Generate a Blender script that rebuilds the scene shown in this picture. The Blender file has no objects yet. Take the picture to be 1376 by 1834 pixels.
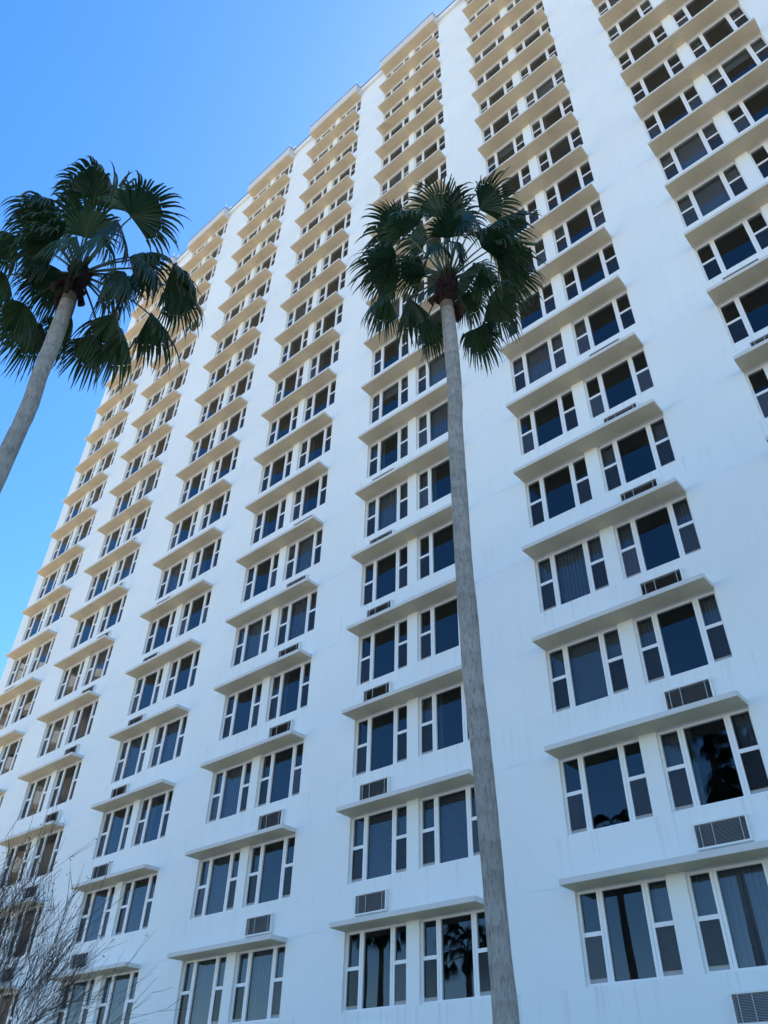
import bpy, math, random
from mathutils import Vector, Matrix, Euler, noise

# ------------------------------------------------------------------ camera
EYE = 1.6                       # eye height above the ground
DIST = 15.3903                  # camera to facade plane (y = 0)
FPX = 1414.92                   # focal length in pixels of the 1376 x 1834 photograph
scene = bpy.context.scene
C = scene.collection
cam_d = bpy.data.cameras.new('camera')
cam = bpy.data.objects.new('camera', cam_d); C.objects.link(cam)
cam.location = (0, -DIST, EYE)
cam.rotation_euler = (2.2579, -0.0213, 0.7205)
cam_d.sensor_fit = 'VERTICAL'; cam_d.sensor_height = 24.0
cam_d.lens = FPX / 1834.0 * 24.0
cam_d.clip_start = 0.1; cam_d.clip_end = 6000
scene.camera = cam

# ------------------------------------------------------------------ sky and sun (sun behind the building, to the right)
SUN_EL = math.radians(50.0)
SUN_AZ = math.radians(2.0)     # from +Y towards +X
world = bpy.data.worlds.new('World'); scene.world = world
world.use_nodes = True
wn = world.node_tree.nodes; wl = world.node_tree.links
wn.clear()
sky = wn.new('ShaderNodeTexSky'); sky.sky_type = 'NISHITA'; sky.sun_disc = False
sky.sun_elevation = SUN_EL; sky.sun_rotation = SUN_AZ
sky.air_density = 1.0; sky.dust_density = 0.5; sky.ozone_density = 2.0; sky.altitude = 0
hs = wn.new('ShaderNodeHueSaturation'); hs.inputs['Saturation'].default_value = 1.34
hs.inputs['Hue'].default_value = 0.503
bg = wn.new('ShaderNodeBackground'); bg.inputs['Strength'].default_value = 0.15
wo = wn.new('ShaderNodeOutputWorld')
wl.new(sky.outputs[0], hs.inputs['Color']); wl.new(hs.outputs[0], bg.inputs[0]); wl.new(bg.outputs[0], wo.inputs[0])
sd = bpy.data.lights.new('sun', 'SUN'); sd.energy = 4.6; sd.angle = math.radians(0.53); sd.color = (1.0, 0.93, 0.82)
sun = bpy.data.objects.new('sun', sd); C.objects.link(sun)
sdir = Vector((math.sin(SUN_AZ)*math.cos(SUN_EL), math.cos(SUN_AZ)*math.cos(SUN_EL), math.sin(SUN_EL)))
sun.rotation_euler = sdir.to_track_quat('Z', 'Y').to_euler()
sun.location = (30, 40, 90)

vs = scene.view_settings
vs.view_transform = 'Standard'; vs.look = 'None'; vs.exposure = 1.31; vs.gamma = 1.0
scene.cycles.use_denoising = True
scene.cycles.max_bounces = 8
scene.cycles.transparent_max_bounces = 12

# ------------------------------------------------------------------ helpers
def tag(o, label=None, cat=None, group=None, kind=None):
    if label: o['label'] = label
    if cat: o['category'] = cat
    if group: o['group'] = group
    if kind: o['kind'] = kind
    return o

def link(name, data, parent=None, loc=None):
    o = bpy.data.objects.new(name, data); C.objects.link(o)
    if parent is not None: o.parent = parent
    if loc is not None: o.location = loc
    return o

class MB:
    """collects faces for one mesh"""
    def __init__(s): s.v = []; s.f = []; s.m = []
    def quad(s, a, b, c, d, m=0):
        i = len(s.v); s.v += [tuple(a), tuple(b), tuple(c), tuple(d)]; s.f.append((i, i+1, i+2, i+3)); s.m.append(m)
    def box(s, x0, x1, y0, y1, z0, z1, m=0, skip=''):
        i = len(s.v)
        s.v += [(x0,y0,z0),(x1,y0,z0),(x1,y1,z0),(x0,y1,z0),(x0,y0,z1),(x1,y0,z1),(x1,y1,z1),(x0,y1,z1)]
        for k, f in (('b',(0,3,2,1)),('t',(4,5,6,7)),('f',(0,1,5,4)),('k',(2,3,7,6)),('l',(3,0,4,7)),('r',(1,2,6,5))):
            if k not in skip: s.f.append(tuple(i+j for j in f)); s.m.append(m)
    def tube(s, pts, rads, n=6, m=0, cap=True):
        i0 = len(s.v); prev = None
        for k, p in enumerate(pts):
            p = Vector(p)
            if k == 0: d = Vector(pts[1]) - p
            elif k == len(pts)-1: d = p - Vector(pts[k-1])
            else: d = Vector(pts[k+1]) - Vector(pts[k-1])
            d.normalize()
            if prev is None: a = d.orthogonal().normalized()
            else:
                a = prev - d*prev.dot(d)
                a = a.normalized() if a.length > 1e-6 else d.orthogonal().normalized()
            prev = a; b = d.cross(a)
            for j in range(n):
                t = 2*math.pi*j/n
                s.v.append(tuple(p + (a*math.cos(t) + b*math.sin(t))*rads[k]))
        for k in range(len(pts)-1):
            for j in range(n):
                q = i0+k*n
                s.f.append((q+j, q+(j+1) % n, q+n+(j+1) % n, q+n+j)); s.m.append(m)
        if cap:
            s.f.append(tuple(i0+j for j in range(n))[::-1]); s.m.append(m)
            s.f.append(tuple(i0+(len(pts)-1)*n+j for j in range(n))); s.m.append(m)
    def mesh(s, name, mats, smooth=False):
        me = bpy.data.meshes.new(name); me.from_pydata(s.v, [], s.f)
        for mt in (mats if isinstance(mats, (list, tuple)) else [mats]): me.materials.append(mt)
        me.polygons.foreach_set('material_index', s.m)
        if smooth: me.polygons.foreach_set('use_smooth', [True]*len(s.f))
        me.update(); return me

def bevel(o, w, seg=2):
    md = o.modifiers.new('bevel', 'BEVEL'); md.width = w; md.segments = seg; md.limit_method = 'ANGLE'

# ------------------------------------------------------------------ materials
class NT:
    def __init__(s, name):
        s.mat = bpy.data.materials.new(name); s.mat.use_nodes = True
        s.n = s.mat.node_tree.nodes; s.l = s.mat.node_tree.links; s.n.clear()
        s.out = s.n.new('ShaderNodeOutputMaterial')
    def new(s, t, **kw):
        nd = s.n.new(t)
        for k, v in kw.items():
            if k.startswith('_'): setattr(nd, k[1:], v)
            else: nd.inputs[k.replace('__', ' ')].default_value = v
        return nd
    def math(s, op, a, b=None, c=None, clamp=False):
        nd = s.n.new('ShaderNodeMath'); nd.operation = op; nd.use_clamp = clamp
        for i, x in enumerate((a, b, c)):
            if x is None: continue
            if isinstance(x, (int, float)): nd.inputs[i].default_value = x
            else: s.l.new(x, nd.inputs[i])
        return nd.outputs[0]
    def noise(s, vec, scale, detail=4, rough=0.55, out='Fac'):
        nd = s.n.new('ShaderNodeTexNoise'); nd.inputs['Scale'].default_value = scale
        nd.inputs['Detail'].default_value = detail; nd.inputs['Roughness'].default_value = rough
        s.l.new(vec, nd.inputs['Vector']); return nd.outputs[out]
    def mapping(s, vec, scale=(1,1,1)):
        nd = s.n.new('ShaderNodeMapping'); nd.inputs['Scale'].default_value = scale
        s.l.new(vec, nd.inputs['Vector']); return nd.outputs[0]
    def ramp(s, fac, stops):
        nd = s.n.new('ShaderNodeValToRGB'); el = nd.color_ramp.elements
        while len(el) < len(stops): el.new(0.5)
        for e, (p, c) in zip(el, stops): e.position = p; e.color = (*c, 1) if len(c) == 3 else c
        s.l.new(fac, nd.inputs[0]); return nd.outputs[0]
    def mix(s, fac, a, b, mode='MIX'):
        nd = s.n.new('ShaderNodeMix'); nd.data_type = 'RGBA'; nd.blend_type = mode
        for i, x in ((0, fac), (6, a), (7, b)):
            if isinstance(x, (int, float)): nd.inputs[i].default_value = x
            elif isinstance(x, tuple): nd.inputs[i].default_value = (*x, 1)
            else: s.l.new(x, nd.inputs[i])
        return nd.outputs[2]
    def bump(s, h, strength=0.3, dist=0.01):
        nd = s.n.new('ShaderNodeBump'); nd.inputs['Strength'].default_value = strength
        nd.inputs['Distance'].default_value = dist; s.l.new(h, nd.inputs['Height']); return nd.outputs[0]
    def bsdf(s, col, rough=0.7, spec=0.3, normal=None):
        p = s.n.new('ShaderNodeBsdfPrincipled')
        if isinstance(col, tuple): p.inputs['Base Color'].default_value = (*col, 1)
        else: s.l.new(col, p.inputs['Base Color'])
        if isinstance(rough, (int, float)): p.inputs['Roughness'].default_value = rough
        else: s.l.new(rough, p.inputs['Roughness'])
        p.inputs['Specular IOR Level'].default_value = spec
        if normal is not None: s.l.new(normal, p.inputs['Normal'])
        s.l.new(p.outputs[0], s.out.inputs[0]); return p
    def pos(s): return s.n.new('ShaderNodeNewGeometry').outputs['Position']
    def obj(s): return s.n.new('ShaderNodeTexCoord').outputs['Object']
    def rnd(s): return s.n.new('ShaderNodeObjectInfo').outputs['Random']

FLOOR = 2.75                    # storey height
Z0 = 4.2812 + EYE               # soffit of the lowest window row in the photograph
SILL = 1.679                    # soffit to sill

def mat_stucco():
    t = NT('painted_stucco'); p = t.pos()
    sep = t.new('ShaderNodeSeparateXYZ'); t.l.new(p, sep.inputs[0]); x, y, z = sep.outputs
    big = t.noise(p, 0.22, 5, 0.6)
    mid = t.noise(p, 1.6, 5, 0.6)
    streak = t.noise(t.mapping(p, (5.5, 5.5, 0.16)), 1.0, 5, 0.62)
    fine = t.noise(p, 60, 3, 0.6)
    # rain streaks below the sills: strongest right under the sill, fading to the next canopy
    d = t.math('MODULO', t.math('SUBTRACT', Z0 - SILL + 40*FLOOR, z), FLOOR)
    under = t.math('MULTIPLY', t.math('LESS_THAN', d, FLOOR - SILL), t.math('SUBTRACT', 1.0, t.math('DIVIDE', d, FLOOR - SILL)))
    s2 = t.noise(t.mapping(p, (9, 9, 0.35)), 1.0, 4, 0.6)
    s2m = t.math('MULTIPLY', t.math('MULTIPLY_ADD', s2, 5.0, -2.75, clamp=True), under)
    # pour joints, one at each storey, wandering and broken
    jz = t.math('ADD', z, t.math('MULTIPLY', t.noise(t.mapping(p, (0.7, 1, 0.2)), 1.0, 4), 0.12))
    jd = t.math('ABSOLUTE', t.math('SUBTRACT', t.math('MODULO', t.math('ADD', jz, 40*FLOOR - Z0 - 0.1), FLOOR), 0.06))
    jl = t.math('MULTIPLY', t.math('SUBTRACT', 1.0, t.math('DIVIDE', jd, 0.035), clamp=True), t.math('MULTIPLY_ADD', t.noise(p, 0.9, 3), 4.0, -1.7, clamp=True))
    # long hairline cracks running down the wall
    vx = t.math('ADD', x, t.math('MULTIPLY', t.noise(t.mapping(p, (0.05, 1, 0.5)), 1.0, 4), 0.5))
    vd = t.math('ABSOLUTE', t.math('SUBTRACT', t.math('MODULO', t.math('ADD', vx, 100.3), 1.597), 0.4))
    vl = t.math('MULTIPLY', t.math('SUBTRACT', 1.0, t.math('DIVIDE', vd, 0.02), clamp=True), t.math('MULTIPLY_ADD', t.noise(t.mapping(p, (1.3, 1, 0.25)), 1.0, 3), 5.0, -2.7, clamp=True))
    col = t.ramp(big, [(0.3, (0.735, 0.765, 0.75)), (0.7, (0.80, 0.832, 0.815))])
    col = t.mix(t.math('MULTIPLY_ADD', mid, 0.8, -0.4, clamp=True), col, (0.69, 0.715, 0.70))
    col = t.mix(t.math('MULTIPLY_ADD', streak, 0.9, -0.47, clamp=True), col, (0.66, 0.68, 0.68))
    col = t.mix(t.math('MULTIPLY', s2m, 0.42), col, (0.42, 0.44, 0.42))
    col = t.mix(t.math('MULTIPLY', jl, 0.45), col, (0.45, 0.47, 0.48))
    col = t.mix(t.math('MULTIPLY', vl, 0.32), col, (0.42, 0.44, 0.46))
    h = t.math('ADD', t.math('MULTIPLY', fine, 0.4), t.math('ADD', t.math('MULTIPLY', mid, 1.2), t.math('MULTIPLY', jl, -0.8)))
    t.bsdf(col, 0.8, 0.2, t.bump(h, 0.25, 0.008)); return t.mat

def mat_canopy():
    t = NT('beige_canopy_paint'); p = t.pos()
    a = t.noise(p, 0.9, 5, 0.65); b = t.noise(t.mapping(p, (7, 3, 2)), 1.0, 4)
    col = t.ramp(a, [(0.3, (0.645, 0.54, 0.37)), (0.7, (0.715, 0.605, 0.43))])
    col = t.mix(t.math('MULTIPLY_ADD', b, 2.2, -1.2, clamp=True), col, (0.58, 0.48, 0.33))
    col = t.mix(t.math('MULTIPLY', t.math('MULTIPLY_ADD', t.noise(p, 0.8, 4, 0.65), 6.0, -3.6, clamp=True), 0.6), col, (0.46, 0.37, 0.23))
    t.bsdf(col, 0.75, 0.25, t.bump(t.noise(p, 40, 3), 0.2, 0.004)); return t.mat

def mat_plain(name, c, rough=0.5, spec=0.4, var=0.08, sc=6.0):
    t = NT(name); p = t.pos()
    col = t.mix(t.noise(p, sc, 4), tuple(x*(1-var) for x in c), tuple(min(1, x*(1+var)) for x in c))
    t.bsdf(col, rough, spec); return t.mat

def mat_glass():
    t = NT('window_glass'); o = t.obj(); r = t.rnd()
    off = t.new('ShaderNodeVectorMath', _operation='ADD'); t.l.new(o, off.inputs[0])
    cmb = t.new('ShaderNodeCombineXYZ')
    for i in range(3): t.l.new(t.math('MULTIPLY', r, 37.0 + 11*i), cmb.inputs[i])
    t.l.new(cmb.outputs[0], off.inputs[1])
    h = t.noise(off.outputs[0], 0.9, 1, 0.4)
    nb = t.bump(h, 0.12, 0.010)
    fr = t.new('ShaderNodeFresnel', IOR=1.62); t.l.new(nb, fr.inputs['Normal'])
    gl = t.new('ShaderNodeBsdfGlossy', Roughness=0.004); gl.inputs['Color'].default_value = (0.84, 0.92, 1, 1); t.l.new(nb, gl.inputs['Normal'])
    tr = t.new('ShaderNodeBsdfTransparent'); tr.inputs['Color'].default_value = (0.42, 0.48, 0.54, 1)
    mx = t.new('ShaderNodeMixShader'); t.l.new(fr.outputs[0], mx.inputs[0]); t.l.new(tr.outputs[0], mx.inputs[1]); t.l.new(gl.outputs[0], mx.inputs[2])
    t.l.new(mx.outputs[0], t.out.inputs[0]); return t.mat

def mat_screen():
    t = NT('insect_screen_mesh')
    r = t.rnd()
    df = t.new('ShaderNodeBsdfDiffuse'); t.l.new(t.ramp(r, [(0.0, (0.018, 0.020, 0.024)), (0.6, (0.030, 0.034, 0.041)), (1.0, (0.085, 0.095, 0.115))]), df.inputs[0])
    tr = t.new('ShaderNodeBsdfTransparent'); tr.inputs[0].default_value = (0.45, 0.48, 0.5, 1)
    gl = t.new('ShaderNodeBsdfGlossy', Roughness=0.12)
    m1 = t.new('ShaderNodeMixShader'); m1.inputs[0].default_value = 0.6
    t.l.new(tr.outputs[0], m1.inputs[1]); t.l.new(df.outputs[0], m1.inputs[2])
    fr = t.new('ShaderNodeFresnel', IOR=1.42)
    m2 = t.new('ShaderNodeMixShader'); t.l.new(fr.outputs[0], m2.inputs[0]); t.l.new(m1.outputs[0], m2.inputs[1]); t.l.new(gl.outputs[0], m2.inputs[2])
    t.l.new(m2.outputs[0], t.out.inputs[0]); return t.mat

def mat_trunk():
    t = NT('palm_bark'); p = t.pos()
    sep = t.new('ShaderNodeSeparateXYZ'); t.l.new(p, sep.inputs[0]); z = sep.outputs[2]
    fis = t.noise(t.mapping(p, (46, 46, 8.0)), 1.0, 6, 0.75)
    ringn = t.math('ADD', t.math('MULTIPLY', z, 17.0), t.math('MULTIPLY', t.noise(p, 2.2, 4), 15.0))
    ring = t.math('SINE', ringn)
    pat = t.noise(p, 1.1, 5, 0.65)
    blot = t.noise(t.mapping(p, (8, 8, 4)), 1.0, 6, 0.75)
    col = t.ramp(pat, [(0.3, (0.31, 0.28, 0.245)), (0.55, (0.41, 0.375, 0.33)), (0.75, (0.49, 0.45, 0.40))])
    col = t.mix(t.math('MULTIPLY_ADD', fis, 6.0, -3.0, clamp=True), col, (0.15, 0.135, 0.12))
    col = t.mix(t.math('MULTIPLY_ADD', blot, 5.0, -2.6, clamp=True), col, (0.46, 0.43, 0.385))
    col = t.mix(t.math('MULTIPLY', t.math('POWER', t.math('MULTIPLY_ADD', ring, 0.5, 0.5, clamp=True), 5.0), 0.24), col, (0.15, 0.135, 0.12))
    h = t.math('ADD', t.math('MULTIPLY', fis, -1.2), t.math('ADD', t.math('MULTIPLY', ring, 0.2), blot))
    t.bsdf(col, 0.9, 0.15, t.bump(h, 0.8, 0.025)); return t.mat

def mat_leaf(name='palm_leaf'):
    t = NT(name); p = t.pos(); r = t.rnd()
    at = t.new('ShaderNodeAttribute', _attribute_name='tip').outputs['Fac']
    n = t.noise(p, 5.0, 4)
    base = t.ramp(r, [(0.0, (0.014, 0.034, 0.020)), (0.55, (0.027, 0.066, 0.032)), (1.0, (0.060, 0.120, 0.042))])
    col = t.mix(n, base, (0.016, 0.037, 0.025))
    col = t.mix(t.math('MULTIPLY', t.math('MULTIPLY_ADD', at, 4.0, -2.9, clamp=True), t.math('MULTIPLY_ADD', n, 2.5, -0.7, clamp=True)), col, (0.16, 0.13, 0.075))
    b = t.bsdf(col, 0.42, 0.45)
    tl = t.new('ShaderNodeBsdfTranslucent'); t.l.new(t.mix(0.6, col, (0.07, 0.13, 0.02)), tl.inputs[0])
    mx = t.new('ShaderNodeMixShader'); mx.inputs[0].default_value = 0.24
    t.l.new(b.outputs[0], mx.inputs[1]); t.l.new(tl.outputs[0], mx.inputs[2]); t.l.new(mx.outputs[0], t.out.inputs[0]); return t.mat

def mat_ground():
    t = NT('pale_paving'); p = t.pos()
    a = t.noise(p, 0.05, 5); b = t.noise(p, 3.0, 5)
    col = t.ramp(a, [(0.3, (0.44, 0.35, 0.23)), (0.7, (0.56, 0.455, 0.31))])
    col = t.mix(t.math('MULTIPLY', b, 0.3), col, (0.28, 0.25, 0.21))
    t.bsdf(col, 0.9, 0.15, t.bump(b, 0.3, 0.01)); return t.mat

M = dict(
    stucco=mat_stucco(), canopy=mat_canopy(), glass=mat_glass(), screen=mat_screen(),
    frame=mat_plain('white_window_frame', (0.78, 0.79, 0.79), 0.45, 0.4, 0.04, 3.0),
    sash=mat_plain('grey_sash_rail', (0.36, 0.36, 0.35), 0.6, 0.3),
    interior=mat_plain('darkened_room', (0.11, 0.105, 0.10), 0.9, 0.1),  # dimness of the rooms is put into this colour
    ceiling=mat_plain('darkened_ceiling', (0.17, 0.165, 0.155), 0.9, 0.1),  # darkened likewise, so the ceilings look unlit
    blind=mat_plain('vertical_blind_fabric', (0.42, 0.42, 0.42), 0.8, 0.2),
    drape=mat_plain('drape_fabric', (0.33, 0.33, 0.32), 0.9, 0.1),
    sleeve=mat_plain('white_sleeve_paint', (0.72, 0.73, 0.70), 0.5, 0.3, 0.08),
    louvre=mat_plain('grey_louvre_metal', (0.42, 0.425, 0.43), 0.5, 0.4),
    rod=mat_plain('bright_grille_bar', (0.36, 0.37, 0.38), 0.45, 0.4),
    coil=mat_plain('dark_coil', (0.05, 0.05, 0.052), 0.7, 0.2),
    flash=mat_plain('dark_metal_flashing', (0.10, 0.09, 0.10), 0.4, 0.5),
    edge=mat_plain('weathered_canopy_edge', (0.60, 0.595, 0.57), 0.75, 0.2, 0.12, 1.3),
    roof=mat_plain('roof_gravel', (0.40, 0.38, 0.35), 0.9, 0.1),
    rod_white=mat_plain('bright_galvanised_metal', (0.75, 0.76, 0.77), 0.35, 0.5),
    trunk=mat_trunk(), leaf=mat_leaf(),
    petiole=mat_plain('petiole_green', (0.075, 0.10, 0.045), 0.45, 0.4, 0.25, 8),
    boots=mat_plain('leaf_base_fibre', (0.048, 0.026, 0.024), 0.85, 0.15, 0.45, 14),
    newtrunk=mat_plain('fresh_brown_bark', (0.22, 0.165, 0.12), 0.85, 0.15, 0.4, 14),
    twig=mat_plain('bare_twig_bark', (0.09, 0.075, 0.066), 0.85, 0.15, 0.3, 6),
    ground=mat_ground(),
    tan=mat_plain('tan_render', (0.62, 0.51, 0.39), 0.8, 0.2, 0.08, 0.4),
    tan_band=mat_plain('cream_render', (0.70, 0.66, 0.58), 0.8, 0.2, 0.06, 0.4),
    tan_glass=mat_plain('dark_glass', (0.03, 0.035, 0.04), 0.1, 0.5),
)

# ------------------------------------------------------------------ ground
g = MB(); n = 24; S = 1500.0
for i in range(n):
    for j in range(n):
        x0 = -S + 2*S*i/n; y0 = -S + 2*S*j/n; w = 2*S/n
        g.quad((x0,y0,0),(x0+w,y0,0),(x0+w,y0+w,0),(x0,y0+w,0))
tag(link('ground', g.mesh('ground', M['ground'])), kind='structure')

# ------------------------------------------------------------------ the tower
NF = 19                                             # window rows, lowest to highest
UB = [-41.081, -34.703, -27.703, -21.310, -14.924, -8.541, -2.110, 4.28]   # left ends of the bays
BW = 4.3307                                         # canopy length of one bay
OPEN = ((0.022, 1.975), (2.355, 4.308))             # two window openings within a bay
XL, XR = -42.05, 45.0  # blank right stretch is unseen, lengthened to keep the front in shade
DEPTH = 18.0
HOOD = 0.55
THICK = 0.25
Z_TOP_SOFFIT = Z0 + (NF-1)*FLOOR
ZTOP = Z_TOP_SOFFIT + 1.05
def soffit(k): return Z0 + k*FLOOR

def has_windows(b, k): return b < 7 or k >= 4

tower = link('apartment_tower', None, None, (-19.5, 0, 0))
tag(tower, 'tall white stucco apartment tower with paired windows under beige projecting canopies', 'building')
TO = Vector(tower.location)
def part(name, data, loc=(0, 0, 0), parent=tower):
    return link(name, data, parent, Vector(loc) - TO if parent is tower else loc)

# facade wall with real openings
xs = sorted([XL, XR] + [u+e for u in UB for o in OPEN for e in o])
opx = {round(u+o[0], 3) for u in UB for o in OPEN}
bay_of = {round(u+o[0], 3): b for b, u in enumerate(UB) for o in OPEN}
zs = [0.0]
for k in range(NF): zs += [soffit(k)-SILL, soffit(k)]
zs += [ZTOP]
w = MB()
for i in range(len(xs)-1):
    for j in range(len(zs)-1):
        x0, x1, z0, z1 = xs[i], xs[i+1], zs[j], zs[j+1]
        win = round(x0, 3) in opx and j % 2 == 1 and has_windows(bay_of[round(x0, 3)], (j-1)//2)
        if not win:
            w.quad((x0,0,z0),(x1,0,z0),(x1,0,z1),(x0,0,z1))
        else:
            w.quad((x0,0,z0),(x0,THICK,z0),(x0,THICK,z1),(x0,0,z1))
            w.quad((x1,0,z0),(x1,0,z1),(x1,THICK,z1),(x1,THICK,z0))
            w.quad((x0,0,z0),(x1,0,z0),(x1,THICK,z0),(x0,THICK,z0))
            w.quad((x0,0,z1),(x0,THICK,z1),(x1,THICK,z1),(x1,0,z1))
# end walls, back wall, inner face of the parapet
w.quad((XL,0,0),(XL,0,ZTOP),(XL,DEPTH,ZTOP),(XL,DEPTH,0))
w.quad((XR,0,0),(XR,DEPTH,0),(XR,DEPTH,ZTOP),(XR,0,ZTOP))
w.quad((XL,DEPTH,0),(XL,DEPTH,ZTOP),(XR,DEPTH,ZTOP),(XR,DEPTH,0))
w.quad((XL,0,ZTOP),(XR,0,ZTOP),(XR,THICK,ZTOP),(XL,THICK,ZTOP))
w.quad((XL,THICK,ZTOP),(XR,THICK,ZTOP),(XR,THICK,ZTOP-0.6),(XL,THICK,ZTOP-0.6))
part('wall', w.mesh('wall', M['stucco']), TO)
# (the wall mesh is in world coordinates; its object sits at the world origin)
tower.children[-1].location = -TO

r = MB(); r.box(XL+0.01, XR-0.01, THICK, DEPTH-0.01, ZTOP-0.9, ZTOP-0.6)
o = link('roof', r.mesh('roof', M['roof']), tower, -TO)
# rooms behind the windows: floors, ceilings, cross walls
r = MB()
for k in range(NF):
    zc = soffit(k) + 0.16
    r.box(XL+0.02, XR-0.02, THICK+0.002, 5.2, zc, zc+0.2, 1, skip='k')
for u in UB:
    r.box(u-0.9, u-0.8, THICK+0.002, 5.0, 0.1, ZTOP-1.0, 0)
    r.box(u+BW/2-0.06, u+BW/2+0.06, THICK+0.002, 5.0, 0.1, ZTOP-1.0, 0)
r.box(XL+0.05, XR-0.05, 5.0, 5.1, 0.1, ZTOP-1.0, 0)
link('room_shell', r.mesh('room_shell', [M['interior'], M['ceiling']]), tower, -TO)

# window canopies
h = MB(); h.box(0, BW, -HOOD, 0.015, -0.003, 0.117, 1, skip='b'); h.f.append((0, 3, 2, 1)); h.m.append(0)
hood_me = h.mesh('window_canopy', [M['canopy'], M['edge']])
for b, u in enumerate(UB):
    for k in range(NF-1):
        if not has_windows(b, k): continue
        o = part('window_canopy', hood_me, (u, 0, soffit(k))); bevel(o, 0.012)
# roof canopies with dark flashing, cornice strips between
h = MB(); h.box(0, BW, -HOOD, 0.015, -0.003, 1.0, 1, skip='b'); h.f.append((0, 3, 2, 1)); h.m.append(0)
rc_me = h.mesh('roof_canopy', [M['canopy'], M['edge']])
h = MB(); h.box(-0.02, BW+0.02, -HOOD-0.02, 0.0, 1.0, 1.045)
fl_me = h.mesh('flashing', M['flash'])
h = MB(); h.tube([(0,0,0),(0,0,0.06),(0,0,0.07),(0,0,0.55),(0,0,0.6)], [0.05,0.05,0.014,0.012,0.004], 8)
rod_me = h.mesh('lightning_rod', M['rod_white'])
h = MB(); h.tube([(0,0,0),(0,0,0.12),(0,-0.03,0.2),(0,-0.1,0.26),(0,-0.22,0.27),(0,-0.34,0.24)], [0.05,0.05,0.05,0.06,0.10,0.12], 10)
glint_me = h.mesh('roof_glint_piece', M['rod_white'], True)  # added white piece that catches the sun as a roof-end glint
h = MB(); h.box(0, 0.16, -HOOD, 0.0, 0.0, 0.20)
for b, u in enumerate(UB):
    o = part('roof_canopy', rc_me, (u, 0, Z_TOP_SOFFIT)); bevel(o, 0.01)
    link('flashing', fl_me, o)
    part('lightning_rod', rod_me, (u+BW-0.06, -HOOD+0.05, Z_TOP_SOFFIT+1.045))
    part('roof_glint_piece', glint_me, (u+BW+0.12, 0.12, ZTOP))
    x0 = XL if b == 0 else UB[b-1]+BW+0.003
    c = MB(); c.box(0, u-0.003-x0, -0.16, 0.012, 0.52, 1.02); c.box(-0.0, u-0.003-x0, -0.19, 0.3, 1.052, 1.09, 1)
    o = part('cornice', c.mesh('cornice', [M['stucco'], M['flash']]), (x0, 0, Z_TOP_SOFFIT))
c = MB(); c.box(0, XR-UB[-1]-BW, -0.16, 0.012, 0.52, 1.02); c.box(0, XR-UB[-1]-BW, -0.19, 0.3, 1.052, 1.09, 1)
part('cornice', c.mesh('cornice', [M['stucco'], M['flash']]), (UB[-1]+BW+0.003, 0, Z_TOP_SOFFIT))

# ---- windows: one frame mesh, panes, screens, blinds
WO = 1.953                                             # opening width
X_ = [0.0, 0.045, 0.425, 0.552, 1.401, 1.530, 1.908, 1.953]
YF = 0.085                                             # frame set back from the wall face
f = MB()
f.box(0, WO, YF, YF+0.09, -0.058, -0.004)                                       # head
f.box(0, WO, YF-0.01, YF+0.09, -SILL+0.004, -SILL+0.05)                         # sill member
f.box(X_[0], X_[1], YF, YF+0.09, -SILL+0.05, -0.058)
f.box(X_[6], X_[7], YF, YF+0.09, -SILL+0.05, -0.058)
for a, b_ in ((X_[2], X_[3]), (X_[4], X_[5])):
    m_ = (a+b_)/2
    f.box(a, m_-0.006, YF+0.002, YF+0.088, -SILL+0.05, -0.058); f.box(m_+0.006, b_, YF+0.002, YF+0.088, -SILL+0.05, -0.058)
    f.box(m_-0.006, m_+0.006, YF+0.016, YF+0.088, -SILL+0.05, -0.058)
for a, b_ in ((X_[1], X_[2]), (X_[5], X_[6])):
    f.box(a, b_, YF+0.012, YF+0.075, -0.835, -0.755)                             # meeting rail
    f.box(a, b_, YF+0.045, YF+0.07, -SILL+0.05, -SILL+0.135, 1)                  # lower sash rail
frame_me = f.mesh('window', [M['frame'], M['sash']])
def pane_mesh(name, w_, z0, z1, mat, y=0.0):
    p = MB(); p.quad((0,y,z0),(w_,y,z0),(w_,y,z1),(0,y,z1)); return p.mesh(name, mat)
sash_w = X_[2]-X_[1]
PC = pane_mesh('pane', X_[4]-X_[3], -SILL+0.05, -0.058, M['glass'])
PS = pane_mesh('pane', sash_w, -0.755, -0.058, M['glass'])
SC = pane_mesh('insect_screen', sash_w, -SILL+0.135, -0.835, M['screen'])
gl = MB()
yg = YF+0.05
gl.quad((X_[3],yg,-SILL+0.05),(X_[4],yg,-SILL+0.05),(X_[4],yg,-0.058),(X_[3],yg,-0.058))
for a in (X_[1], X_[5]):
    gl.quad((a,yg,-0.755),(a+sash_w,yg,-0.755),(a+sash_w,yg,-0.058),(a,yg,-0.058))
    gl.quad((a,YF+0.03,-SILL+0.135),(a+sash_w,YF+0.03,-SILL+0.135),(a+sash_w,YF+0.03,-0.835),(a,YF+0.03,-0.835), 1)
GLZ = gl.mesh('glazing', [M['glass'], M['screen']])

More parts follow.
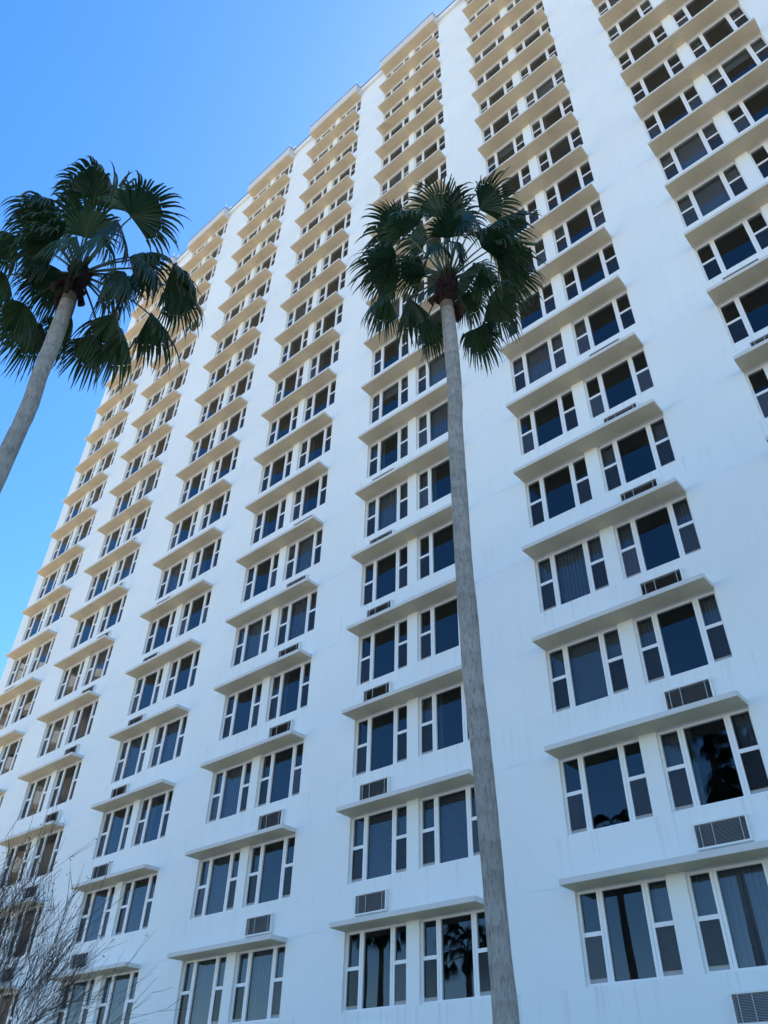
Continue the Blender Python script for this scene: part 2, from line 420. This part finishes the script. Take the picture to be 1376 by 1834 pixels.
def blind_mesh(name, x0, x1, z0, z1, mat, pitch=0.10, amp=0.013, y=0.27, curve=False):
    bm = MB(); n_ = max(2, int((x1-x0)/pitch)); st = 6 if curve else 1
    if curve:
        pts = []
        for i in range(n_*st+1):
            t = i/(n_*st); pts.append((x0+(x1-x0)*t, y + amp*math.sin(t*n_*2*math.pi) + 0.3*amp*math.sin(t*n_*5.1)))
        for (xa, ya), (xb, yb) in zip(pts, pts[1:]): bm.quad((xa,ya,z0),(xb,yb,z0),(xb,yb,z1),(xa,ya,z1))
    else:
        for i in range(n_):
            xa = x0+(x1-x0)*i/n_; xb = xa+(x1-x0)/n_*1.05
            bm.quad((xa,y+amp,z0),(xb,y-amp,z0),(xb,y-amp,z1),(xa,y+amp,z1))
    return bm.mesh(name, mat)
zb, zt_ = -SILL+0.02, 0.06
BL = dict(
    full=blind_mesh('vertical_blind', 0.0, WO, zb, zt_, M['blind']),
    sides_l=blind_mesh('vertical_blind', 0.0, 0.50, zb, zt_, M['blind'], 0.07, 0.018),
    sides_r=blind_mesh('vertical_blind', 1.47, WO, zb, zt_, M['blind'], 0.07, 0.018),
    drape=blind_mesh('drape', 0.0, WO, zb, zt_, M['drape'], 0.16, 0.03, 0.29, True),
    drape_l=blind_mesh('drape', 0.0, 0.62, zb, zt_, M['drape'], 0.11, 0.035, 0.29, True),
    drape_r=blind_mesh('drape', 1.35, WO, zb, zt_, M['drape'], 0.11, 0.035, 0.29, True),
    centre=blind_mesh('vertical_blind', 0.5, WO, zb, zt_, M['blind']),
)
h = MB()
for i in range(30): z_ = zb + i*(zt_-zb)/30; h.quad((0.02,0.27,z_),(WO-0.02,0.27,z_),(WO-0.02,0.29,z_+0.05),(0.02,0.29,z_+0.05))
BL['slat'] = h.mesh('venetian_blind', M['drape'])
for nm, zz in (('shade', -0.75), ('shade_a', -0.42), ('shade_b', -1.05), ('shade_c', -1.35)):
    h = MB(); h.quad((0.02,0.27,zz),(WO-0.02,0.27,zz),(WO-0.02,0.27,zt_),(0.02,0.27,zt_)); h.box(0.02, WO-0.02, 0.262, 0.278, zz-0.02, zz+0.003); BL[nm] = h.mesh('roller_shade', M['blind'])
h = MB(); h.quad((0.02,0.27,zb),(WO-0.02,0.27,zb),(WO-0.02,0.27,zt_),(0.02,0.27,zt_)); BL['shade_full'] = h.mesh('roller_shade', M['drape'])

fixed = {   # (bay, floor, side): dressing seen in the photograph
    (5,0,0): ('drape_r',), (5,0,1): ('centre', 'drape_l'), (5,1,0): (), (5,1,1): ('drape_l', 'drape_r'), (5,2,0): ('shade_full',), (5,2,1): ('sides_l', 'sides_r'),
    (5,3,0): ('full',), (5,3,1): ('sides_l', 'sides_r'), (5,4,0): (), (5,4,1): ('sides_l', 'sides_r'), (5,5,0): (), (5,5,1): (), (5,6,0): ('full',), (5,6,1): ('sides_l',),
    (4,0,0): (), (4,0,1): (), (4,1,0): ('slat',), (4,1,1): ('slat',), (4,2,0): (), (4,2,1): ('drape_l',), (4,3,0): (), (4,3,1): (), (4,4,0): (), (4,4,1): (),
    (4,6,1): ('full',), (3,0,0): ('drape',), (3,0,1): ('full',), (3,1,0): ('slat',), (3,4,0): ('shade_full',), (3,4,1): ('full',), (3,5,0): (), (3,5,1): ('shade_full',),
    (2,2,1): ('drape_l',), (6,7,0): ('full',), (6,8,0): ('full',), (6,5,0): (), (6,6,0): (), (6,4,0): (),
}
camp = Vector(cam.location)
wins = []
for b, u in enumerate(UB):
    for k in range(NF):
        if not has_windows(b, k): continue
        for s in (0, 1):
            wins.append((b, k, s, Vector((u+OPEN[s][0], 0, soffit(k)))))
in_view = [q for q in wins if q[0] < 7 and not (q[0] == 6 and q[1] < 5)]
in_view.sort(key=lambda q: (q[3]-camp).length)
near = {q[:3] for q in in_view[:60]}
rng = random.Random(7)
for b, k, s, p in wins:
    o = part('window', frame_me, p)
    if (b, k, s) in near:
        link('pane', PC, o, (X_[3], yg, 0))
        for a in (X_[1], X_[5]):
            link('pane', PS, o, (a, yg, 0)); link('insect_screen', SC, o, (a, YF+0.03, 0))
    else:
        link('glazing', GLZ, o)
    q = rng.random()
    dress = fixed.get((b, k, s))
    if dress is None:
        dress = () if q < 0.42 else ('full',) if q < 0.52 else ('drape_l', 'drape_r') if q < 0.64 else ('sides_l', 'sides_r') if q < 0.74 else (rng.choice(('shade', 'shade_a', 'shade_b', 'shade_c')),) if q < 0.83 else ('shade_full',) if q < 0.88 else ('slat',) if q < 0.92 else ('drape_l',)
    for d in dress: link(BL[d].name.split('.')[0], BL[d], o)

# ---- through-wall air conditioners
AW, AH = 0.97, 0.41
a = MB(); t_ = 0.035; yo = -0.10
a.box(-t_, AW+t_, yo, 0.012, -t_, 0.0); a.box(-t_, AW+t_, yo, 0.012, AH, AH+t_)
a.box(-t_, 0, yo, 0.012, 0.0, AH); a.box(AW, AW+t_, yo, 0.012, 0.0, AH)
a.box(0, AW, -0.012, 0.005, 0, AH, 1)
sl_me = a.mesh('air_conditioner', [M['sleeve'], M['coil']])
a = MB()
nl = 19
for i in range(nl):
    z_ = AH*(i+0.5)/nl
    a.quad((0.004,yo+0.012,z_-0.006),(AW-0.004,yo+0.012,z_-0.006),(AW-0.004,yo+0.034,z_+0.008),(0.004,yo+0.034,z_+0.008))
for x_ in (0.10, 0.34, 0.87): a.box(x_-0.008, x_+0.008, yo+0.002, yo+0.012, 0.0, AH, 1)
gr_me = a.mesh('grille', [M['louvre'], M['rod']])
for b, u in enumerate(UB):
    for k in range(NF):
        if not has_windows(b, k): continue
        x_ = 0.42 if b % 2 == 0 else 2.76
        o = part('air_conditioner', sl_me, (u+x_, 0, soffit(k)-2.43)); link('grille', gr_me, o)

# ------------------------------------------------------------------ palms
Rc = Euler(cam.rotation_euler, 'XYZ').to_matrix()
def pix_dir(px, py): return Rc @ Vector(((px-688)/FPX, (917-py)/FPX, -1.0))
def at_depth(px, py, depth):     # point on the pixel's ray at that depth along the optical axis
    return camp + pix_dir(px, py)*depth

def frond_mesh(name, base, hast, tip_dir, L, droop, rs, nseg=40, spread=None):
    """petiole from base to hast, then a pleated fan with free drooping fingers"""
    spread = spread or rs.uniform(1.2, 1.7)
    base, hast = Vector(base), Vector(hast); UP = Vector((0,0,1))
    ch = hast-base
    ctrl = base + ch*0.5 + UP*(0.16*ch.length) + Vector((rs.uniform(-1,1), rs.uniform(-1,1), 0))*0.04
    pts = [base*(1-t)**2 + ctrl*2*t*(1-t) + hast*t*t for t in [i/8 for i in range(9)]]
    a = ((hast-ctrl).normalized()*0.55 + tip_dir.normalized()*0.75).normalized()
    nrm = UP - a*UP.dot(a)
    if nrm.length < 0.15: nrm = -ch.normalized() - a*(-ch.normalized().dot(a))
    nrm.normalize()
    nrm = Matrix.Rotation(rs.uniform(-0.5, 0.5), 3, a) @ nrm
    lat = nrm.cross(a)
    K = 10; KF = 5                                     # steps along a segment, fused up to KF
    ribs = []; N = nseg
    fold = rs.uniform(0.12, 0.55) if tip_dir.normalized().z > -0.35 else rs.uniform(0.6, 1.1)
    for j in range(N):
        th = -spread + 2*spread*j/(N-1)
        d = (a*math.cos(th) + lat*math.sin(th) - nrm*fold*abs(math.sin(th))).normalized()
        Lj = L*(0.62 + 0.38*math.cos(th*0.75))*rs.uniform(0.88, 1.06)
        p = hast.copy(); line = [(p.copy(), d.copy())]
        gj = droop*rs.uniform(0.8, 1.25); sc = Vector((rs.uniform(-1,1), rs.uniform(-1,1), rs.uniform(-0.6,0.6)))*0.11
        for s in range(1, K+1):
            t = s/K
            d = d + Vector((0,0,-1))*gj*(0.06 + 0.75*t**2.4)
            if s > KF: d = d + sc*t
            d.normalize(); p = p + d*(Lj/K); line.append((p.copy(), d.copy()))
        ribs.append(line)
    mb = MB(); tips = []
    def addv(v, t): mb.v.append(tuple(v)); tips.append(t); return len(mb.v)-1
    # fused, pleated part
    grid = []
    for j in range(N):
        row = []
        for s in range(KF+1):
            p, d = ribs[j][s]
            row.append(addv(p + nrm*(0.011 if j % 2 else -0.011)*(s/KF), s/K*0.8))
        grid.append(row)
    for j in range(N-1):
        for s in range(KF):
            if s == 0: mb.f.append((grid[j][0], grid[j][1], grid[j+1][1]))
            else: mb.f.append((grid[j][s], grid[j][s+1], grid[j+1][s+1], grid[j+1][s]))
            mb.m.append(0)
    # free fingers
    for j in range(N):
        q0 = ribs[max(0, j-1)][KF][0]; q1 = ribs[min(N-1, j+1)][KF][0]
        side = (q1-q0); wd = side.length/ (4 if 0 < j < N-1 else 2)
        if side.length > 1e-6: side.normalize()
        prev = None
        for s in range(KF, K+1):
            p, d = ribs[j][s]; t = (s-KF)/(K-KF)
            sd_ = (side - d*side.dot(d)); sd_ = sd_.normalized() if sd_.length > 1e-4 else d.orthogonal().normalized()
            ww = wd*0.98*(1-t)**0.75 + 0.0016
            up_ = sd_.cross(d)*ww*0.45
            i0 = addv(p - sd_*ww + up_, s/K); i1 = addv(p, s/K); i2 = addv(p + sd_*ww + up_, s/K)
            if prev:
                mb.f.append((prev[0], prev[1], i1, i0)); mb.f.append((prev[1], prev[2], i2, i1)); mb.m += [0, 0]
            prev = (i0, i1, i2)
    me = mb.mesh(name, M['leaf'])
    at = me.attributes.new('tip', 'FLOAT', 'POINT'); at.data.foreach_set('value', tips)
    pb = MB(); pb.tube(pts + [hast + a*0.10*L], [0.026, 0.022, 0.019, 0.017, 0.016, 0.015, 0.014, 0.013, 0.012, 0.005], 6)
    return me, pb.mesh('petiole', M['petiole'], True)

def make_palm(label, trunk, heart, specs, seed, extra, L0, group=None, boots_r=0.155):
    """trunk: [(point, radius)] from the ground up; heart: growing point; specs: fronds (hast, tip direction)"""
    rs = random.Random(seed)
    root = link('palm_tree', None, None, trunk[0][0]); tag(root, label, 'palm tree', group)
    o0 = Vector(trunk[0][0])
    def loc(p): return Vector(p)-o0
    # resample the trunk finely
    P, Rr = [], []
    NS = 14
    n_ = len(trunk)
    def cr(p0, p1, p2, p3, t): return 0.5*((2*p1)+(p2-p0)*t+(2*p0-5*p1+4*p2-p3)*t*t+(3*p1-p0-3*p2+p3)*t**3)
    for i in range(n_-1):
        a0 = trunk[max(0,i-1)]; a1 = trunk[i]; a2 = trunk[i+1]; a3 = trunk[min(n_-1,i+2)]
        for s in range(NS):
            t = s/NS
            P.append(cr(Vector(a0[0]), Vector(a1[0]), Vector(a2[0]), Vector(a3[0]), t)); Rr.append(a1[1]*(1-t)+a2[1]*t)
    P.append(Vector(trunk[-1][0])); Rr.append(trunk[-1][1])
    tb = MB(); ns = 24
    for i, (p, r_) in enumerate(zip(P, Rr)):
        for j in range(ns):
            th = 2*math.pi*j/ns; dv = Vector((math.cos(th), math.sin(th), 0))
            q = p + dv*r_
            rr = r_*(1 + 0.055*noise.noise(Vector((q.x*2.5, q.y*2.5, q.z*1.1+seed))) + 0.04*noise.noise(Vector((q.x*7, q.y*7, q.z*5+seed))))
            tb.v.append(tuple(loc(p + dv*rr)))
    for i in range(len(P)-1):
        for j in range(ns):
            tb.f.append((i*ns+j, i*ns+(j+1) % ns, (i+1)*ns+(j+1) % ns, (i+1)*ns+j)); tb.m.append(1 if i > len(P)-6 else 0)
    link('trunk', tb.mesh('trunk', [M['trunk'], M['newtrunk']], True), root)
    # mass of old leaf bases under the crown
    top = Vector(trunk[-1][0]); rt = trunk[-1][1]
    bb = MB(); hh = (Vector(heart)-top).length
    pr = []
    for i in range(9):
        t = i/8; pr.append((top + (Vector(heart)-top)*(t*1.12), rt*0.9 + (boots_r-rt*0.9)*math.sin(math.pi*min(1, 0.12+t*0.78))**0.8))
    bb.tube([loc(p) for p, _ in pr], [q for _, q in pr], 16)
    bb.v = [tuple(Vector(v) + Vector((noise.noise(Vector(v)*9), noise.noise(Vector(v)*9+Vector((5,5,5))), noise.noise(Vector(v)*7)))*0.03) for v in bb.v]
    for i in range(54):
        t = rs.uniform(0.05, 1.0); th = rs.uniform(0, 2*math.pi); c = top + (Vector(heart)-top)*t
        dv = Vector((math.cos(th), math.sin(th), 0)); r_ = boots_r*0.8
        L_ = rs.uniform(0.07, 0.16); p0 = c + dv*r_*0.7; p1 = c + dv*(r_+0.05) + Vector((0,0,L_*0.5)); p2 = p1 + (dv*0.35 + Vector((0,0,1)))*L_*0.6
        bb.tube([loc(p0), loc(p1), loc(p2)], [0.04, 0.034, 0.022], 5)
    link('leaf_bases', bb.mesh('leaf_bases', M['boots']), root)
    # a few old hanging stalk ends
    for i in range(5):
        th = rs.uniform(0, 2*math.pi); dv = Vector((math.cos(th), math.sin(th), 0)); q = top + dv*rt*1.1 + Vector((0,0,rs.uniform(-0.05, 0.2)))
        sb = MB(); L_ = rs.uniform(0.16, 0.34)
        sb.tube([loc(q), loc(q+dv*0.10+Vector((0,0,-0.02))), loc(q+dv*0.15+Vector((0,0,-L_*0.5))), loc(q+dv*0.12+Vector((0,0,-L_)))], [0.03, 0.05, 0.06, 0.025], 6)
        link('stalk_stub', sb.mesh('stalk_stub', M['boots']), root)
    heart = Vector(heart)
    def add(hast, tip, L, droop):
        dv = (Vector(hast)-heart); b0 = heart + Vector((dv.x, dv.y, 0)).normalized()*0.09 + Vector((0,0,-0.08+0.1*max(-1, min(1, dv.z))))
        me, pm = frond_mesh('frond', loc(b0), loc(hast), tip, L, droop, rs)
        fo = link('frond', me, root); link('petiole', pm, fo)
    for hast, tip, L, droop in specs: add(hast, tip, L*L0, droop)
    for i in range(extra):                            # young upright leaves and gap fillers
        th = i*2.39996 + seed; el = rs.uniform(0.2, 1.35)
        dv = Vector((math.cos(th)*math.cos(el), math.sin(th)*math.cos(el), math.sin(el)))
        add(heart + dv*rs.uniform(0.35, 0.9), dv, L0*rs.uniform(0.8, 1.0), rs.uniform(0.5, 1.1))
    return root

def trunk_from_pixels(edges, hdist, ground_r):
    """edges: (xl, xr, y) from top to bottom in the photograph; the trunk stands hdist metres away along the ground"""
    out = []
    for xl, xr, y in edges:
        d = pix_dir((xl+xr)/2, y); hz = math.hypot(d.x, d.y); k = hdist/hz
        p = camp + d*k
        wl_ = (pix_dir(xl, y)-pix_dir(xr, y)).length*k
        out.append((p, wl_))
    return out

def palm_by_pixels(label, edges, width_f, hdist, heart_px, fr, zoom, seed, extra, L0, lean_base, grow=1.0):
    tp = trunk_from_pixels(edges, hdist, 0)
    trunk = [(p, w_*width_f/2) for p, w_ in tp][::-1]
    low = trunk[0]
    gx = Vector((low[0].x, low[0].y, 0)) + Vector(lean_base)
    steps = []
    nb = 3
    for i in range(nb):
        t = i/nb; steps.append((gx*(1-t) + low[0]*t, low[1]*(1.0+0.30*(1-t)**2)))
    trunk = steps + trunk
    d = pix_dir(*heart_px); k = hdist/math.hypot(d.x, d.y)
    heart = camp + d*k; depth = k
    ox, oy, sc = zoom
    specs = []
    hzx, hzy = (heart_px[0]-ox)*sc, (heart_px[1]-oy)*sc
    for hx, hy, c, tx, ty, ct, L, dr in fr:
        hx, hy, tx, ty = hzx+(hx-hzx)*grow, hzy+(hy-hzy)*grow, hzx+(tx-hzx)*grow, hzy+(ty-hzy)*grow
        hp = at_depth(ox+hx/sc, oy+hy/sc, depth + c); tpnt = at_depth(ox+tx/sc, oy+ty/sc, depth + c + ct)
        specs.append((hp, tpnt-hp, L, dr))
    return make_palm(label, trunk, heart, specs, seed, extra, L0)

right_edges = [(788,812,545),(793.8,819.8,606),(801,827.4,690),(803,830,774),(807,835.8,858),(811.4,841.6,942),(815.6,848.4,1026),(822,856.8,1110),
               (829,866,1215),(846,884,1373),(862,901,1546),(874.6,917.8,1718),(883.2,931.6,1834)]
# frond list: hastula px, depth offset (m, + is away), tip px, tip depth step, blade scale, droop
right_fr = [
    (640,350, 0.55, 600, 90, 0.25, 1.0, 0.8), (820,310, 0.45, 935, 75, 0.2, 1.0, 0.8), (440,420, 0.35, 230,220, 0.1, 1.0, 0.9),
    (410,540,-0.10, 60,560, 0.0, 1.15, 0.7), (360,730,-0.15, 140,900, 0.0, 0.95, 0.9), (470,745,-0.35, 420,1190,-0.1, 1.15, 0.9),
    (560,850, 0.25, 590,1120, 0.2, 1.0, 0.9), (760,310,-0.55, 770,470,-0.3, 0.9, 1.5), (890,500,-0.10,1230,480, 0.0, 1.05, 0.8),
    (860,400, 0.40,1150,270, 0.2, 1.1, 0.8), (870,740, 0.00,1210,900, 0.0, 1.05, 0.8), (820,610,-0.45,1000,700,-0.2, 0.9, 1.2),
    (800,900, 0.25, 900,1150, 0.1, 0.95, 0.8), (750,720, 0.40, 800,870, 0.3, 0.8, 1.0), (560,470, 0.75, 470,290, 0.3, 0.9, 0.9),
    (700,470,-0.75, 830,560,-0.5, 0.8, 1.4), (600,470,-0.75, 520,560,-0.5, 0.8, 1.4), (930,620, 0.35,1200,620, 0.2, 1.0, 0.9),
    (420,640, 0.40, 250,560, 0.2, 0.9, 0.9), (520,380,-0.30, 400,330,-0.1, 0.9, 1.1), (700,380, 0.75, 720,200, 0.2, 0.9, 0.9),
]
palm_by_pixels('palm whose straight grey trunk crosses the facade from the bottom edge', right_edges, 1.0, 8.5, (801.5, 497), right_fr, (600,300,3.276), 3, 6, 1.05, (0,0,0), 1.18)

left_edges = [(112.7,139,528),(84,117.5,600),(56,87.5,672),(38,73,720),(18,51.6,768),(0,35,804)]
left_fr = [
    (560,370, 0.45, 515,130, 0.0, 0.92, 1.4), (770,490, 0.30,1010,270, 0.3, 1.05, 0.7), (335,500, 0.10,  20,380, -0.1, 1.05, 1.5),
    (340,650,-0.30,   0,640,-0.1, 1.0, 1.4), (690,510,-0.35, 640,660,-0.4, 1.0, 1.3), (500,520, 0.70, 440,330, 0.1, 1.0, 1.0),
    (840,740,-0.05, 980,960,-0.1, 1.0, 1.4), (1000,800, 0.35,1210,1000, 0.1, 1.05, 1.1), (730,810,-0.50, 800,1010,-0.4, 1.0, 1.3),
    (690,1050,-0.15, 640,1400, 0.0, 1.1, 1.0), (880,1060, 0.25,1150,1290, 0.1, 1.1, 0.9), (590,1190, 0.10, 550,1480, 0.0, 1.05, 0.9),
    (720,1170,-0.25, 830,1490,-0.1, 1.1, 0.9), (370,810, 0.15,  80,960, 0.1, 1.05, 1.2), (150,1000,-0.10,  10,1200, 0.0, 1.0, 1.0),
    (240,1110, 0.35,  90,1460, 0.1, 1.1, 0.9), (420,1070, 0.60, 410,1320, 0.2, 0.95, 0.9), (40,830, 0.10,-150,960, 0.0, 1.0, 1.1),
    (90,600, 0.25,-150,640, 0.0, 1.0, 1.2), (640,440, 0.80, 680,250, 0.2, 0.9, 0.9), (600,580,-0.70, 560,720,-0.4, 0.9, 1.4),
    (330,560, 0.55, 200,420, 0.2, 0.9, 1.1), (1010,900, 0.60,1180,1080, 0.3, 1.0, 1.0), (450,600,-0.60, 380,760,-0.4, 0.9, 1.4),
]
palm_by_pixels('palm with leaning-looking trunk cut off by the left picture edge, its crown against the sky', left_edges, 0.86, 9.0, (144, 484), left_fr, (0,240,3.276), 11, 5, 1.05, (0,0,0))

# palms standing behind the photographer, seen only as reflections in the lower windows
def plain_palm(label, x, y, hgt, seed, grp):
    rs = random.Random(seed)
    bx, by = rs.uniform(-0.3, 0.3), rs.uniform(-0.3, 0.3)
    tr = [(Vector((x+bx*(1-t)**2, y+by*(1-t)**2, hgt*t)), 0.20-0.07*t) for t in (0, 0.15, 0.35, 0.6, 0.8, 0.96)]
    sp = []
    ht = Vector((x, y, hgt+0.25))
    for i in range(22):
        th = i*2.39996; el = -0.45 + 1.5*(i/21)
        dv = Vector((math.cos(th)*math.cos(el), math.sin(th)*math.cos(el), math.sin(el)))
        sp.append((ht + dv*rs.uniform(0.9, 1.15), dv + Vector((0,0,-0.3)), 1.0, rs.uniform(0.8, 1.2)))
    make_palm(label, tr, ht, sp, seed, 3, 0.9, grp)
grp = 'palms mirrored in the lower windows'
plain_palm('palm mirrored as a hanging crown in a right-hand lower window', -10.9, -16.8, 15.4, 21, grp)
plain_palm('tall palm mirrored as a trunk in the lowest right-hand window', -16.2, -17.4, 12.2, 22, grp)
plain_palm('short palm mirrored whole in the lowest window beside the grey trunk', -23.4, -16.4, 8.5, 23, grp)
plain_palm('slender palm mirrored in the lowest window left of the grey trunk', -29.6, -17.6, 10.5, 24, grp)
plain_palm('second slender palm mirrored in the lowest window left of the grey trunk', -31.6, -18.6, 11.0, 25, grp)

# ------------------------------------------------------------------ bare tree at the lower left
def bare_tree(loc, seed):
    rs = random.Random(seed)
    root = link('bare_tree', None, None, loc); tag(root, 'leafless multi-stemmed tree with fine twigs in the lower left corner', 'tree')
    tr = MB(); tw = MB(); pod = MB()
    def limb(p, d, L, r0, lvl):
        n_ = 5 if lvl < 2 else 4 if lvl < 4 else 3; pts = [p.copy()]; rads = [r0]; q = p.copy(); dd = d.copy()
        for i in range(n_):
            dd = dd + Vector((rs.gauss(0,1), rs.gauss(0,1), rs.gauss(0,0.7)))*0.055 + Vector((0.010,0.008,0.05))
            dd.normalize(); q = q + dd*(L/n_); pts.append(q.copy()); rads.append(r0*(1-0.55*(i+1)/n_))
        (tr if lvl < 2 else tw).tube(pts, rads, 7 if lvl < 1 else 5 if lvl < 3 else 3, 0, cap=lvl < 2)
        if lvl >= 6:
            if rs.random() < 0.12:
                for _ in range(3):
                    c = q + Vector((rs.gauss(0,1), rs.gauss(0,1), rs.gauss(0,1)))*0.015; pod.tube([c, c+Vector((0,0,0.008)), c+Vector((0,0,0.016))], [0.003, 0.008, 0.003], 4)
            return
        nc = (2, 3, 3, 4, 3, 2)[lvl]
        for i in range(nc):
            t = rs.uniform(0.35, 1.0) if i else 1.0
            k = min(n_-1, int(t*n_)); f_ = t*n_-k; pp = pts[k]*(1-f_) + pts[k+1]*f_
            ax = dd.orthogonal().normalized(); ax.rotate(Matrix.Rotation(rs.uniform(0, 6.283), 3, dd))
            nd = (dd + ax*rs.uniform(0.22, 0.58)).normalized()
            limb(pp, nd, L*rs.uniform(0.62, 0.9), max(0.0036, rads[min(k, n_)]*rs.uniform(0.5, 0.72)), lvl+1)
    for i in range(5):
        th = i*1.2566+0.5
        limb(Vector((0.09*math.cos(th), 0.09*math.sin(th), -0.05)), Vector((0.30*math.cos(th), 0.30*math.sin(th), 1)).normalized(), 1.52, 0.058, 0)
    link('trunk', tr.mesh('trunk', M['twig'], True), root)
    o = link('twigs', tw.mesh('twigs', M['twig'], True), root); o['kind'] = 'stuff'
    o = link('seed_pods', pod.mesh('seed_pods', M['twig']), root); o['kind'] = 'stuff'
bare_tree((-12.85, -9.85, 0), 5)

# ------------------------------------------------------------------ the sunlit block across the street, seen mirrored in the far windows
blk = link('apartment_block', None, None, (-88, -20, 0)); blk.rotation_euler.z = math.radians(38); tag(blk, 'tan sunlit apartment block mirrored in the far left windows', 'building')
BO = Vector(blk.location)
bw = MB(); bw.box(-12, 12, -11, 9, 0, 40)
link('wall', bw.mesh('wall', M['tan']), blk)
bw = MB(); bw.box(-12.3, 12.3, -11.3, 9.3, 40.003, 40.9)
link('roof', bw.mesh('roof', M['tan_band']), blk)
b1 = MB(); b1.box(0, 1.5, -9.5, -1.0, 0, 1.15); b1_me = b1.mesh('balcony', M['tan_band'])
w1 = MB(); w1.box(0, 0.05, -1.6, 1.6, 0, 1.7); w1_me = w1.mesh('window', M['tan_glass'])
for k in range(13):
    link('balcony', b1_me, blk, (12.003, 0, 2.6+k*2.95))
    link('window', w1_me, blk, (12.003, 5.0, 1.2+k*2.95)); link('window', w1_me, blk, (12.003, 1.3, 1.2+k*2.95))
    link('window', w1_me, blk, (12.003, -5.0, 3.9+k*2.95) if k < 12 else (12.003, -5.0, 1.0))
